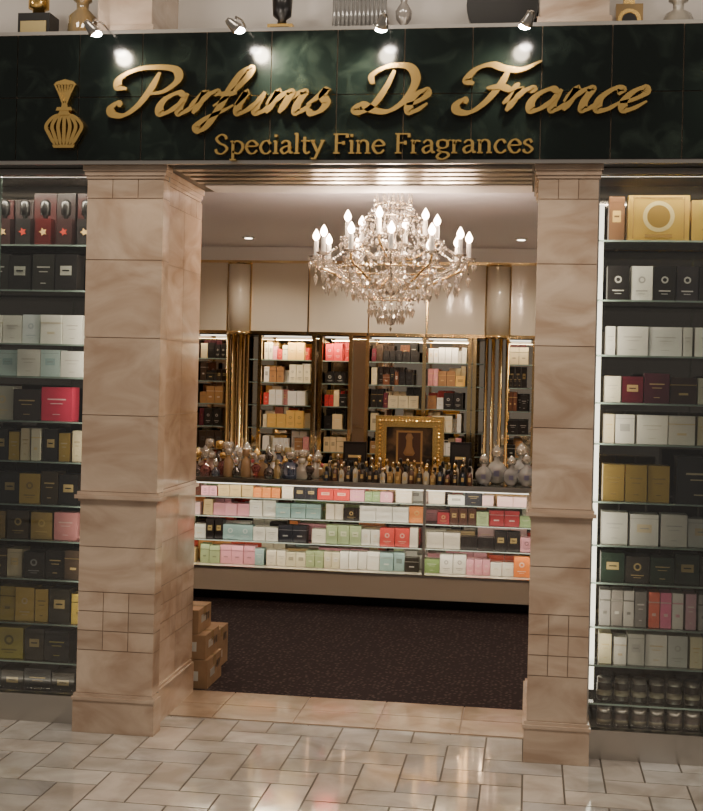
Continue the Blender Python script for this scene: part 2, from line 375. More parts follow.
b.box(-.97,-.71,F+.2,F+.32,BZ+.26,BZ+.28,'bottle',(.8,.8,.8)); b.lathe(-.84,F+.26,BZ+.28,[(.04,0),(.04,.08)],'steel'); b.done('display_bottle')
b=MB(); b.lathe(-.63,F+.25,BZ,[(.035,0),(.04,.01),(.015,.03),(.012,.09),(.035,.12),(.04,.16),(.015,.2),(.022,.23),(.005,.26)],'bottle',(.7,.65,.6)); b.done('display_bottle')
b=MB(); n=32
vs=[(-.17+.165*math.cos(2*math.pi*i/n),yy,BZ+.168+.165*math.sin(2*math.pi*i/n)) for yy in (F+.2,F+.3) for i in range(n)]
b.add(vs,[tuple(range(n)),tuple(range(2*n-1,n-1,-1))]+[(i,(i+1)%n,(i+1)%n+n,i+n) for i in range(n)],(1,1,1),'black')
b.box(-.25,-.09,F+.19,F+.31,BZ,BZ+.03,'black'); b.lathe(-.17,F+.25,BZ+.325,[(.03,0),(.03,.05),(.05,.06),(.05,.12)],'gold'); b.done('display_bottle')
b=MB(); b.box(.34,.46,F+.2,F+.3,BZ,BZ+.16,'bottle',(.85,.6,.25))
for (ra,rb,mt) in ((.052,.035,'gold'),(.032,.0,'black')):
    vs=[(.40+rr*math.cos(2*math.pi*i/24),F+.197,BZ+.085+rr*math.sin(2*math.pi*i/24)) for rr in (ra,rb) for i in range(24)]
    b.add(vs,[(i,(i+1)%24,(i+1)%24+24,i+24) for i in range(24)],(1,1,1),mt)
b.box(.375,.425,F+.22,F+.28,BZ+.16,BZ+.24,'gold'); b.done('display_bottle')
b=MB(); b.lathe(.62,F+.25,BZ,[(.065,0),(.075,.02),(.08,.07),(.06,.12),(.025,.14),(.025,.17),(.045,.18),(.03,.24)],'bottle',(.8,.75,.65)); b.done('display_bottle')
b=MB(); b.lathe(.95,F+.25,BZ,[(.085,0),(.09,.02),(.08,.17),(.03,.2),(.03,.23),(.05,.24),(.05,.3)],'bottle',(.5,.3,.15)); b.done('display_bottle')

# ------------------------------------------------------------------ cartons
def carton(b,x,y,z,w,d,h,col,lab=None,style=0,mat='card'):
    b.box(x,x+w,y,y+d,z,z+h,mat,col)
    if lab: lab=tuple(.55*l+.45*c for l,c in zip(lab,col))
    dk=tuple(c*.6 for c in col)
    e=.0012
    if style%4==0 and lab:
        b.box(x+w*.24,x+w*.76,y-e,y,z+h*.42,z+h*.68,'card',lab); b.box(x+w*.34,x+w*.66,y-2*e,y-e,z+h*.53,z+h*.57,'card',dk)
        b.box(x,x+w,y-e/2,y,z+h*.86,z+h*.875,'card',dk)
    elif style%4==1 and lab:
        b.box(x+w*.2,x+w*.8,y-e,y,z+h*.62,z+h*.66,'card',lab); b.box(x+w*.3,x+w*.7,y-e,y,z+h*.50,z+h*.525,'card',lab); b.box(x+w*.38,x+w*.62,y-e,y,z+h*.18,z+h*.205,'card',lab)
    elif style%4==2 and lab:
        b.box(x-e,x+w+e,y-e,y+d,z+h*.70,z+h*.735,'cardm',lab); b.box(x+w*.32,x+w*.68,y-e,y,z+h*.33,z+h*.41,'card',lab)
    elif lab:
        n=14; cx=x+w/2; cz=z+h*.6; r=min(w,h)*.17
        vs=[(cx+rr*math.cos(2*math.pi*i/n),y-e,cz+rr*math.sin(2*math.pi*i/n)) for rr in (r,r*.55) for i in range(n)]
        b.add(vs,[(i,(i+1)%n,(i+1)%n+n,i+n) for i in range(n)],lab,'card'); b.box(cx-w*.27,cx+w*.27,y-e,y,z+h*.26,z+h*.295,'card',lab); b.box(cx-w*.16,cx+w*.16,y-e,y,z+h*.18,z+h*.20,'card',lab)
def row(b,x0,x1,y,z,seq,h,d=.10,gap=.005,hv=.12):
    x=x0;i=0
    while True:
        w,col,lab,style=seq[i%len(seq)][:4]; mat=seq[i%len(seq)][4] if len(seq[i%len(seq)])>4 else 'card'
        if x+w>x1: break
        q=U(.90,1.06); hh=h*(1-hv*random.choice((0,0,.3,1)))
        carton(b,x,y+U(0,.012),z+.001,w-gap,d,hh,tuple(c*q for c in col),lab,style,mat); x+=w+random.choice((0,0,0,.006)); i+=1
Wt=(.86,.83,.77);Cr=(.78,.67,.46);Bk=(.016,.014,.014);Gd=(.70,.49,.15);Mr=(.12,.02,.035);Gy=(.42,.40,.38);Pk=(.85,.22,.38);Co=(.80,.18,.12);Dg=(.02,.04,.028)
g2=(.85,.64,.28)
WARM=(1,.87,.68)
YS=F+.20
def window(name,x0,x1,shelves):
    e=empty(name)
    b=MB(); xm=(x0+x1)/2
    js=[x0+(x1-x0)*k/3 for k in range(4)]
    for k in range(3): b.box(js[k]+.003,js[k+1]-.003,F+.12,F+.128,.13,HB-.03,'glass')
    b.done('window_pane',e)
    b=MB()
    b.box(x0,x1,F+.10,F+.16,0,.13,'steel'); b.box(x0,x1,F+.09,F+.16,HB-.03,HB-.003,'steel')
    b.box(x0,x0+.012,F+.115,F+.135,.13,HB-.03,'steel'); b.box(x1-.012,x1,F+.115,F+.135,.13,HB-.03,'steel')
    for k in (1,2): b.box(js[k]-.003,js[k]+.003,F+.119,F+.129,.13,HB-.03,'edge')
    b.box(x0,x1,F+.16,F+.64,0,.09,'black'); b.done('window_frame',e)
    b=MB(); b.box(x0,x1,F+.61,F+.64,.09,HB-.003,'darkmir'); b.done('mirror_back',e)
    b=MB()
    for z in shelves:
        b.box(x0,x1,YS+.002,YS+.34,z-.008,z,'shelfglass'); b.box(x0,x1,YS,YS+.002,z-.008,z,'edge')
    n=int((x1-x0)/.6)
    for z in shelves:
        for k in range(n+1):
            xx=x0+.03+k*(x1-x0-.06)/n; b.box(xx-.006,xx+.006,YS+.34,F+.61,z-.02,z-.011,'steel')
    b.done('glass_shelves',e)
    b=MB(); b.box(x0+.01,x1-.01,F+.163,F+.20,HB-.025,HB-.018,'led'); b.done('lamp_strip',e)
    light('AREA','top_lamp_beam',(xm,F+.165,HB-.03),18,WARM,x1-x0-.05,(xm,F+.24,.3),sy=.03,parent=e)
    light('AREA','base_fill_light',(xm,F+.172,.135),1.2,WARM,x1-x0-.05,(xm,F+.24,2.3),sy=.02,parent=e)  # upward fill added to brighten the cartons; no fixture at the base
    return e
e=window('display_window_shop',-3.5,XL0,[2.28,2.06,1.80,1.64,1.425,1.23,1.02,.847,.66,.445,.26])
for zz,en in ((1.0,1.6),(2.0,2.6)): light('AREA','side_area_light',(XL0-.014,F+.168,zz),en,WARM,.03,(XL0-1.0,F+.26,zz),sy=1.1,parent=e)  # added side fill to brighten the left window; no tube stands here
b=MB(); y=YS+.025; a,c=-3.47,XL0-.02
row(b,a,c,y+.13,2.28,[(.10,(.03,.02,.02),None,0),(.12,(.05,.015,.015),None,0)],.27)
x=a+.05;i=0
while x<c-.03:
    col=(Bk,(.06,.008,.008),(.03,.015,.015))[i%3]
    b.box(x-.038,x+.038,y+.01,y+.06,2.281,2.41,'card',col)
    n=10; vs=[(x+(.022 if k%2 else .010)*math.cos(math.pi*k/5),y+.008,2.345+(.022 if k%2 else .010)*math.sin(math.pi*k/5)) for k in range(n)]
    b.add(vs,[tuple(range(n))],(.45,.06,.04) if i%2 else (.6,.42,.18),'card')
    b.lathe(x,y+.035,2.41,[(.012,0),(.012,.015),(.024,.02),(.026,.08),(.012,.095)],'black',seg=12); x+=.105;i+=1
row(b,a,c,y,2.06,[(.115,Bk,(.8,.78,.7),0),(.115,(.03,.028,.025),(.8,.78,.7),1)],.175)
row(b,a,c,y,1.80,[(.10,Wt,(.35,.3,.25),1),(.09,(.76,.80,.82),(.3,.4,.5),3),(.11,Wt,(.6,.45,.2),2)],.14)
row(b,a,c,y,1.64,[(.10,(.55,.68,.68),(.25,.4,.45),0),(.12,Wt,(.4,.35,.3),1)],.13)
row(b,a,c,y,1.425,[(.16,(.62,.04,.10),(.9,.8,.8),1),(.13,Wt,Gd,0),(.12,(.7,.66,.56),g2,3),(.14,(.04,.03,.03),g2,1)],.17)
row(b,a,c,y,1.23,[(.055,Cr,(.3,.2,.1),1),(.055,(.75,.70,.56),Gd,2),(.08,Bk,g2,0),(.06,Gd,Cr,1,'cardm')],.155,gap=.008)
row(b,a,c,y,1.02,[(.10,Bk,g2,0),(.11,Gd,Bk,3,'cardm'),(.09,(.05,.035,.02),g2,1)],.165)
row(b,a,c,y,.847,[(.115,(.08,.055,.03),g2,3),(.115,(.42,.29,.10),g2,3),(.12,(.60,.25,.26),(.9,.8,.7),1),(.11,(.40,.27,.10),Bk,0)],.135)
row(b,a,c,y,.66,[(.10,Bk,g2,1),(.09,(.07,.045,.03),g2,2),(.08,Cr,Gd,0),(.11,Bk,(.6,.6,.6),3)],.14)
row(b,a,c,y,.445,[(.07,Gd,Bk,1,'cardm'),(.11,(.03,.025,.015),g2,0),(.08,(.50,.36,.08),Bk,2),(.10,Gd,Cr,3,'cardm')],.165)
row(b,a,c,y,.26,[(.13,Bk,(.7,.6,.1),1),(.15,(.45,.36,.08),Bk,3),(.10,(.05,.04,.03),g2,0)],.15)
row(b,a,c,y+.03,.09,[(.14,Bk,g2,1),(.12,(.04,.03,.02),g2,0)],.12)
b.done('perfume_cartons',e)
e=window('display_window_shop',XR1,1.9,[2.32,2.05,1.80,1.585,1.40,1.137,.94,.77,.57,.397,.224])
for zz,en in ((1.0,2.2),(2.0,3)): light('AREA','side_area_light',(XR1+.014,F+.168,zz),en,WARM,.03,(XR1+1.0,F+.26,zz),sy=1.1,parent=e)
b=MB(); a,c=XR1+.06,1.88
row(b,a,a+.08,y,2.32,[(.075,(.12,.06,.03),Gd,0)],.20)
bigx=a+.085
carton(b,bigx,y,2.321,.27,.12,.205,(.72,.48,.11),None,0,'cardm')
n=28
for ra,rb,cc in ((.07,.052,(.95,.8,.4)),(.05,.0,(.42,.27,.07))):
    vs=[(bigx+.135+rr*math.cos(2*math.pi*i/n),y-.0015,2.43+rr*math.sin(2*math.pi*i/n)) for rr in (ra,rb) for i in range(n)]
    b.add(vs,[(i,(i+1)%n,(i+1)%n+n,i+n) for i in range(n)],cc,'cardm')
b.box(bigx+.03,bigx+.24,y-.002,y,2.510,2.518,'card',(.2,.12,.03)); b.box(bigx+.075,bigx+.195,y-.002,y,2.335,2.35,'card',(.2,.12,.03))
for k in (0,1): b.box(bigx+.02+k*.225,bigx+.025+k*.225,y-.002,y,2.33,2.518,'card',(.25,.15,.04))
row(b,bigx+.28,c,y,2.32,[(.2,(.62,.42,.10),Bk,3,'cardm'),(.12,(.10,.06,.03),Gd,0)],.19)
row(b,a,c,y,2.05,[(.10,Bk,(.9,.88,.82),3),(.10,Wt,(.1,.1,.1),3),(.10,Bk,(.9,.88,.82),3),(.10,(.03,.025,.03),(.9,.88,.82),3)],.155,hv=0)
row(b,a,c,y,1.80,[(.045,Wt,Gy,1),(.14,Wt,(.35,.33,.3),1),(.15,(.84,.83,.80),(.35,.33,.3),1)],.13,hv=0)
row(b,a,c,y,1.585,[(.075,(.84,.78,.62),Gy,1),(.10,(.12,.012,.025),g2,0),(.115,(.08,.016,.03),g2,1),(.12,(.05,.025,.02),g2,2)],.135)
row(b,a,c,y,1.40,[(.05,Cr,Gd,1),(.09,Wt,(.3,.3,.3),0),(.14,Wt,(.5,.45,.35),1),(.12,(.82,.78,.70),Gd,2)],.13,hv=0)
row(b,a,a+.31,y,1.137,[(.10,(.60,.42,.13),Bk,1,'cardm')],.165,hv=0)
carton(b,a+.325,y-.005,1.138,.2,.12,.21,(.012,.011,.012),(.95,.8,.5),1)
row(b,a+.53,c,y,1.137,[(.10,(.60,.42,.13),Bk,1,'cardm')],.165)
row(b,a,c,y,.94,[(.12,(.68,.67,.62),(.3,.3,.3),1),(.13,(.78,.77,.73),g2,0)],.145)
row(b,a,c,y,.77,[(.11,Dg,g2,0),(.11,(.04,.035,.03),g2,3),(.11,Dg,g2,1)],.135)
row(b,a,c,y,.57,[(.05,Gy,Bk,2),(.055,(.30,.27,.25),Wt,2),(.05,(.50,.47,.44),Bk,2),(.055,(.24,.22,.21),Wt,1),(.052,Co,Wt,2),(.052,Pk,Wt,2),(.052,Wt,Pk,2),(.05,(.7,.42,.5),Wt,1)],.16,gap=.004,hv=0)
row(b,a,c,y,.397,[(.06,(.86,.78,.54),Gd,1),(.06,Wt,Gd,2),(.08,(.62,.61,.56),Gy,0),(.10,Wt,Gd,1),(.09,(.68,.70,.66),Gy,3)],.14)
x=a+.03
while x<c:
    for yy,zz in ((y+.02,.224),(y+.0,.095)):
        b.lathe(x,yy+.03,zz+.001,[(.03,0),(.034,.005),(.034,.075),(.03,.08)],'card',(.05,.035,.03),seg=14); b.lathe(x,yy+.03,zz+.081,[(.033,0),(.033,.022),(.03,.025)],'cardm',(.22,.20,.18),seg=14)
        b.lathe(x,yy+.03,zz+.025,[(.0352,0),(.0352,.025)],'card',(.30,.26,.19),seg=14)
    x+=.078
b.done('perfume_cartons',e)
b=MB(); b.box(XR1+.014,XR1+.045,F+.34,F+.36,.25,2.5,'led'); b.box(1.86,1.88,F+.34,F+.36,.25,2.5,'led'); b.done('lamp_tube',e)

# ------------------------------------------------------------------ display counter
ct=empty('glass_display_counter'); CY=8.82; CX0,CX1=-3.4,1.2
b=MB()
b.box(CX0,CX1,CY+.09,CY+.60,0,.075,'black'); b.box(CX0,CX1,CY,CY+.62,.075,.25,'panel'); b.box(CX0,CX1,CY-.004,CY+.002,.235,.252,'steel')
b.box(CX0,CX1,CY+.60,CY+.62,.25,.885,'darkmir')
for x in (CX0,-.752,CX1-.02): b.box(x,x+.02,CY-.002,CY+.02,.25,.885,'steel')
b.box(CX0,CX1,CY-.006,CY+.018,.868,.904,'steel'); b.box(CX0,CX1,CY+.60,CY+.625,.885,.902,'steel')
b.done('counter_frame',ct)
b=MB(); b.box(CX0,CX1,CY+.004,CY+.009,.252,.868,'cglass'); b.done('front_pane',ct)
b=MB(); b.box(CX0,CX1,CY+.018,CY+.60,.89,.90,'shelfglass'); b.done('top_pane',ct)
b=MB()
for z in (.43,.61,.755): b.box(CX0+.02,CX1-.02,CY+.10,CY+.58,z-.008,z,'shelfglass'); b.box(CX0+.02,CX1-.02,CY+.098,CY+.10,z-.008,z,'edge')
b.done('counter_shelves',ct)
b=MB(); b.box(CX0+.02,CX1-.02,CY+.02,CY+.032,.858,.868,'ledc'); b.done('lamp_strip',ct)
b=MB()
pal=[Wt,Wt,(.84,.80,.72),(.84,.74,.60),(.80,.72,.62),(.62,.04,.035),(.68,.07,.06),(.80,.27,.08),(.80,.46,.18),(.30,.42,.20),(.40,.50,.28),(.80,.38,.46),(.84,.56,.56),(.02,.015,.015),(.09,.035,.025),(.03,.03,.04),(.32,.48,.48),(.62,.46,.24),(.88,.82,.68),(.35,.04,.05)]
pal_low=[(.82,.24,.06),(.68,.09,.05),(.82,.38,.12),Wt,Wt,(.84,.76,.62),(.24,.36,.14),(.38,.46,.26),(.03,.025,.02),(.62,.44,.22),(.80,.38,.46),(.32,.46,.46),(.75,.68,.50)]
for z,h,yy0_ in ((.252,.155,.105),(.43,.15,.125),(.61,.125,.125),(.755,.10,.125)):
    for ri,yy in enumerate((CY+yy0_,CY+yy0_+.16,CY+yy0_+.31)):
        x=CX0+.05
        while x<CX1-.15:
            col=random.choice(pal_low if z<.3 else pal); n=random.choice((1,1,2,2,3)); w=U(.055,.13); hh=min(h,h*U(.6,1))
            lab=random.choice([(.9,.85,.7),(.06,.05,.05),(.8,.6,.25),(.9,.9,.88)]); st=random.randrange(4)
            for i in range(n):
                if x+w>CX1-.06: break
                if ri or not -.80<x+w/2<-.70: carton(b,x,yy+U(0,.02),z+.001,w-.004,.09,hh,col,lab,st)
                x+=w
            if R()<.25: x+=U(.01,.04)
b.done('perfume_cartons',ct)
for zz,en in ((.855,7.5),(.60,4.2),(.42,4.2),(.745,2.4)): light('AREA','case_area_light',(-1.1,CY+.045,zz),en,WARM,4.4,(-1.1,CY+.16,zz-.22),sy=.02,parent=ct)  # top light goes with the strip; lower ones are added fill for the shelves

ZT=.902
def fancy(b,xx,yy,s_,k,col,top):
    if k==0: pr=[(.022,0),(.034,.012),(.036,.04),(.012,.065),(.012,.08),(.022,.088),(.024,.11),(.004,.14)]
    elif k==1: pr=[(.016,0),(.026,.006),(.012,.02),(.03,.05),(.038,.075),(.012,.10),(.01,.12),(.018,.13),(.004,.165)]
    elif k==2: pr=[(.036,0),(.04,.006),(.04,.075),(.014,.085),(.014,.1),(.026,.104),(.026,.13),(.018,.135)]
    elif k==3: pr=[(.03,0),(.04,.03),(.03,.062),(.010,.07),(.008,.10),(.022,.12),(.03,.15),(.004,.185)]
    else: pr=[(.028,0),(.03,.004),(.026,.09),(.012,.1),(.012,.112),(.02,.115),(.02,.145),(.012,.15)]
    pr=[(r_*s_,z_*s_) for r_,z_ in pr]; kk=len(pr)-4
    b.lathe(xx,yy,ZT,pr[:kk+1],'bottle',col,seg=12,sy=.75); b.lathe(xx,yy,ZT,pr[kk:],top,col,seg=10)
    b.lathe(xx,yy,ZT+pr[kk][1]-.002,[(pr[kk][0]*1.25,0),(pr[kk][0]*1.25,.006)],'gold',seg=10)
    if k==4:
        b.tube([(xx,yy,ZT+.12*s_),(xx+.03,yy,ZT+.125*s_),(xx+.05,yy,ZT+.10*s_)],.003,'gold'); b.lathe(xx+.052,yy,ZT+.075*s_,[(.004,0),(.013,.01),(.013,.022),(.004,.03)],'card',(.5,.1,.1),seg=10)
cols=[(.9,.86,.78),(.75,.5,.25),(.7,.7,.76),(.5,.12,.10),(.85,.66,.3),(.15,.2,.35),(.85,.6,.5),(.12,.08,.06),(.85,.8,.7)]
b=MB(); x=-2.95
while x<-1.54:
    for yy in (CY+.12,CY+.28,CY+.44):
        fancy(b,x+U(-.02,.02),yy,U(.85,1.45)*(1+(yy-CY)*.6),random.randrange(5),random.choice(cols),random.choice(['gold','bottle','crystal','crystal']))
    x+=U(.07,.09)
b.done('crystal_perfume_bottles')
b=MB(); x=-1.47
while x<-.40:
    for yy in (CY+.07,CY+.16,CY+.25):
        xx=x+U(-.006,.006); h=U(.10,.15)+(.04 if yy>CY+.2 else 0); col=random.choice([(.03,.02,.02),(.06,.04,.03),(.12,.05,.03),(.02,.03,.05),(.45,.28,.10),(.6,.55,.45)])
        r_=.020
        b.lathe(xx,yy,ZT,[(r_,0),(r_*1.05,.005),(r_,h*.58),(r_*.5,h*.66),(r_*.5,h*.7)],'card',col,seg=10)
        b.lathe(xx,yy,ZT+h*.7,[(r_*.62,0),(r_*.66,h*.22),(r_*.4,h*.3)],random.choice(['gold','champ','brass','black','black']),seg=10)
        b.box(xx-.010,xx+.010,yy-r_-.001,yy-r_+.002,ZT+h*.2,ZT+h*.42,'cardm',g2)
    x+=.052
b.done('perfume_tester_bottles')
b=MB()
for xx,yy,s_ in ((-.33,CY+.2,1.35),(-.24,CY+.34,1.7),(-.13,CY+.22,1.3),(-.02,CY+.2,1.4),(-.06,CY+.42,1.8),(.12,CY+.3,1.4),(.3,CY+.3,1.5),(.5,CY+.25,1.3)):
    pr=[(.02,0),(.032,.01),(.045,.035),(.046,.065),(.03,.09),(.013,.10),(.013,.115)]
    b.lathe(xx,yy,ZT,[(r_*s_,z_*s_) for r_,z_ in pr],'bottle',(.75,.76,.78),seg=14)
    b.lathe(xx,yy,ZT+.115*s_,[(.02*s_,0),(.028*s_,.015*s_),(.022*s_,.035*s_),(.004,.055*s_)],'crystal',seg=10)
    b.box(xx-.012*s_,xx+.012*s_,yy-.048*s_,yy-.044*s_,ZT+.035*s_,ZT+.06*s_,'card',(.15,.15,.25))
b.done('crystal_decanters')
for x0,x1,h in ((-1.42,-1.24,.27),(-.60,-.44,.29)):
    b=MB(); yb=CY+.50
    b.box(x0,x1,yb,yb+.02,ZT,ZT+h,'black'); b.box(x0+.012,x1-.012,yb-.002,yb,ZT+.02,ZT+h-.02,'card',(.035,.03,.03)); b.box(x0+.04,x1-.04,yb-.004,yb-.002,ZT+h*.55,ZT+h*.62,'card',g2)
    b.box(x0+.05,x1-.05,yb+.02,yb+.07,ZT,ZT+.03,'black'); b.done('counter_display_board')
b=MB(); x0,x1,z0,z1=-1.165,-.645,ZT,ZT+.48; yb=CY+.44
b.box(x0+.05,x1-.05,yb,yb+.03,z0+.05,z1-.05,'black')
b.box(x0+.085,x1-.085,yb-.006,yb,z0+.085,z1-.085,'paint')
b.box(x0+.16,x1-.16,yb-.008,yb-.006,z0+.12,z1-.11,'card',(.50,.30,.10)); b.box(x0+.175,x1-.175,yb-.010,yb-.008,z0+.135,z1-.125,'card',(.10,.045,.025))
b.lathe((x0+x1)/2,yb-.012,z0+.18,[(.03,0),(.045,.02),(.025,.07),(.022,.12),(.03,.14),(.015,.17)],'card',(.42,.24,.10),seg=12,sy=.15)
for t,dy,w0,w1 in ((0,.012,0,.025),(1,.028,.02,.055),(2,.016,.05,.075),(3,.006,.07,.092)):
    b.box(x0+w0,x1-w0,yb-dy,yb+.03,z0+w0,z0+w1,'gold'); b.box(x0+w0,x1-w0,yb-dy,yb+.03,z1-w1,z1-w0,'gold')
    b.box(x0+w0,x0+w1,yb-dy,yb+.03,z0+w1,z1-w1,'gold'); b.box(x1-w1,x1-w0,yb-dy,yb+.03,z0+w1,z1-w1,'gold')
for i in range(19):
    xx=x0+.03+i*(x1-x0-.06)/18
    for zz in (z0+.037,z1-.037): b.gem(xx,yb-.03,zz,.012,.012,.012,'gold')
for i in range(15):
    zz=z0+.04+i*(z1-z0-.08)/14
    for xx in (x0+.037,x1-.037): b.gem(xx,yb-.03,zz,.012,.012,.012,'gold')
b.box(-.95,-.89,yb+.03,yb+.12,z0,z0+.03,'black')
b.done('framed_picture')

# ------------------------------------------------------------------ back wall cabinets
cb=empty('wall_display_cabinet'); BY=10.0
b=MB()
b.box(-3.8,2.2,BY+.30,BY+.41,0,2.0,'mirror')
b.box(-3.8,2.2,BY+.02,BY+.41,2.62,CE-.002,'white')
b.box(-3.8,2.2,BY-.01,BY+.41,2.60,2.622,'brass')
def upanel(x0,x1,yf):
    n=6; vs=[]
    for k in range(n+1):
        t=k/n; vs.append((x0+(x1-x0)*t,yf-.012*math.sin(math.pi*t),0))
    V=[(v_[0],v_[1],2.035) for v_ in vs]+[(v_[0],v_[1],2.60) for v_ in vs]
    b.add(V,[(k,k+1,k+n+2,k+n+1) for k in range(n)],(1,1,1),'panel',True)
b.box(-3.8,2.2,BY+.02,BY+.41,2.0,2.60,'black')
for x0,x1 in ((-3.8,-3.3),(-3.29,-2.80),(-2.79,-2.53),(-2.33,-1.85),(-1.84,-1.345),(-1.335,-.865),(-.855,-.36),(-.20,.10),(.11,.6),(.61,1.1),(1.11,1.6),(1.61,2.2)):
    upanel(x0,x1,BY)
    b.box(x0-.004,x0+.004,BY-.012,BY+.02,2.035,2.60,'brass'); b.box(x0,x1,BY-.012,BY+.03,2.008,2.035,'brass')
for xc in (-2.43,-.28):
    b.lathe(xc,BY,2.012,[(.095,0),(.095,.59)],'panel',seg=24); b.lathe(xc,BY,2.0,[(.10,0),(.10,.03)],'brass',seg=24); b.lathe(xc,BY,2.585,[(.10,0),(.10,.025)],'brass',seg=24)
    for dx in (-.085,-.03,.03,.085): b.tube([(xc+dx,BY-.06+abs(dx)*.6,.05),(xc+dx,BY-.06+abs(dx)*.6,2.0)],.015,'brass')
    for dx in (-.096,.096): b.tube([(xc+dx,BY-.012,2.03),(xc+dx,BY-.012,2.59)],.008,'brass')
    b.box(xc-.08,xc+.08,BY,BY+.3,.0,2.0,'mirror')
for x in (-3.5,-2.80,-2.245,-1.79,-1.73,-1.48,-1.34,-.87,-.50,-.46,.02,.6,1.2,1.8):
    b.box(x-.015,x+.015,BY-.01,BY+.02,.05,2.012,'brass')
for x in (-3.5,-2.80,-2.245,-1.79,-1.48,-1.34,-.87,-.50,.02,.6,1.2,1.8): b.box(x-.006,x+.006,BY+.02,BY+.30,.05,2.0,'mirror')
b.box(-1.79,-1.73,BY+.02,BY+.04,.05,2.0,'mirror'); b.box(-1.48,-1.35,BY+.02,BY+.04,.05,2.0,'mirror')
b.box(-3.8,2.2,BY,BY+.30,0,.05,'black')
b.done('cabinet_body',cb)
b=MB(); shz=(1.80,1.61,1.42,1.23,1.04,.82,.55,.28)
for z in shz: b.box(-3.8,2.2,BY+.06,BY+.29,z-.008,z,'shelfglass'); b.box(-3.8,2.2,BY+.058,BY+.06,z-.008,z,'edge')
b.done('glass_shelves',cb)
bays=[(-3.78,-3.52,0),(-3.48,-2.82,1),(-2.78,-2.54,3),(-2.23,-1.81,2),(-1.71,-1.50,1),(-1.32,-.89,3),(-.85,-.52,2),(-.19,0.0,3),(.04,.58,2),(.62,1.18,1),(1.22,1.78,2),(1.82,2.18,1)]
pals=[[Wt,Cr,Gy],[Wt,(.8,.62,.36),(.6,.05,.05),(.45,.20,.08),(.7,.5,.2),Bk,Gd],[Wt,Wt,Cr,Cr,(.85,.76,.54),(.80,.5,.14),(.62,.06,.05),(.75,.32,.34),Bk,(.35,.18,.08)],[Bk,Bk,(.05,.03,.02),(.16,.06,.03),(.4,.22,.09),(.7,.6,.4),Mr]]
b=MB()
for x0,x1,p in bays:
    for z in shz[:6]:
        for dy,hm in ((.07,1),(.16,1.12)):
            x=x0+.008
            while x<x1-.035:
                w=U(.035,.085); col=random.choice(pals[p]); h=min(.172,U(.085,.155)*hm); lab=random.choice([g2,(.8,.78,.7),(.1,.1,.1)]); st=random.randrange(4)
                for i in range(random.choice((1,1,2,3))):
                    if x+w>x1-.004: x+=.04; break
                    carton(b,x,BY+dy,z+.001,w-.004,.07,h,col,lab,st); x+=w
                if R()<.2: x+=U(.01,.05)
b.done('perfume_cartons',cb)
b=MB()
for x0,x1,p in bays: b.box(x0+.01,x1-.01,BY+.04,BY+.05,1.988,1.998,'ledc')
b.done('lamp_strip',cb)
for x0,x1,en in ((-3.4,-2.55,1.5),(-2.23,-1.35,8),(-1.33,-.52,4.5),(-.19,.9,2.5)): light('AREA','cabinet_lamp_beam',((x0+x1)/2,BY+.025,1.98),en,(1,.82,.56),x1-x0,((x0+x1)/2,BY+.12,1.0),sy=.02,parent=cb)

# ------------------------------------------------------------------ cardboard boxes
def cbox(x0,x1,y0,y1,z0,z1):
    b=MB(); b.box(x0,x1,y0,y1,z0,z1,'cardboard')
    b.box(x0-.001,x1+.001,(y0+y1)/2-.025,(y0+y1)/2+.025,z1-.05,z1+.0012,'tape')
    b.box(x0,x1,(y0+y1)/2-.0015,(y0+y1)/2+.0015,z1,z1+.002,'black')
    b.box(x1-.13,x1-.05,y0-.001,y0,z0+.04,z0+.09,'card',(.6,.58,.52)); b.box(x1,x1+.001,y0+.06,y0+.15,z0+.05,z0+.09,'card',(.5,.48,.42))
    for k in (0,1): b.box(x1,x1+.001,y1-.10+k*.04,y1-.08+k*.04,z1-.08,z1-.04,'black')
    return b.done('cardboard_box')
cbox(-2.05,-1.665,6.32,6.62,.0,.15); cbox(-2.07,-1.68,6.33,6.61,.153,.28); cbox(-2.05,-1.725,6.34,6.60,.283,.41)
cbox(-2.05,-1.72,6.70,6.98,.0,.22)

# ------------------------------------------------------------------ chandelier
ch=empty('crystal_chandelier'); CX,CYc=-.765,6.62
def pol(r,a,z): return (CX+r*math.cos(a),CYc+r*math.sin(a),z)
b=MB()
b.lathe(CX,CYc,2.69,[(.015,0),(.05,.02),(.065,.048)],'champ',seg=20)
b.tube([(CX,CYc,2.60),(CX,CYc,2.70)],.006,'champ')
b.lathe(CX,CYc,2.12,[(.012,0),(.05,.02),(.06,.05),(.03,.08),(.02,.12),(.035,.16),(.045,.2),(.02,.25),(.018,.32),(.035,.36),(.03,.4),(.012,.44),(.012,.49)],'crystal',seg=18)
def ring(r,z,rr,mat='champ'):
    b.tube([pol(r,2*math.pi*i/36,z) for i in range(37)],rr,mat,seg=6)
ring(.10,2.61,.006); ring(.15,2.54,.004); ring(.30,2.26,.005,'brass'); ring(.12,2.10,.004,'brass')
cand=[]
for n,r1,zc,off in ((12,.415,2.33,.1),(6,.25,2.43,.35)):
    for i in range(n):
        a=2*math.pi*i/n+off
        prof=[(.04,zc-.12),(.12,zc-.165),(r1*.55,zc-.14),(r1*.8,zc-.09),(r1*.97,zc-.06),(r1,zc-.02)] if n==12 else [(.03,zc-.08),(.10,zc-.11),(.18,zc-.07),(.24,zc-.04),(.25,zc-.01)]
        pp=catmull([Vector((p[0],p[1])) for p in prof],5)
        b.tube([pol(p[0],a,p[1]) for p in pp],.007,'crystal' if i%2 else 'brass')
        x_,y_,_=pol(r1,a,0)
        b.lathe(x_,y_,zc-.02,[(.008,0),(.034,.010),(.042,.018),(.012,.014)],'crystal',seg=14)
        cand.append((x_,y_,zc,a,r1))
b.done('frame',ch)
b=MB()
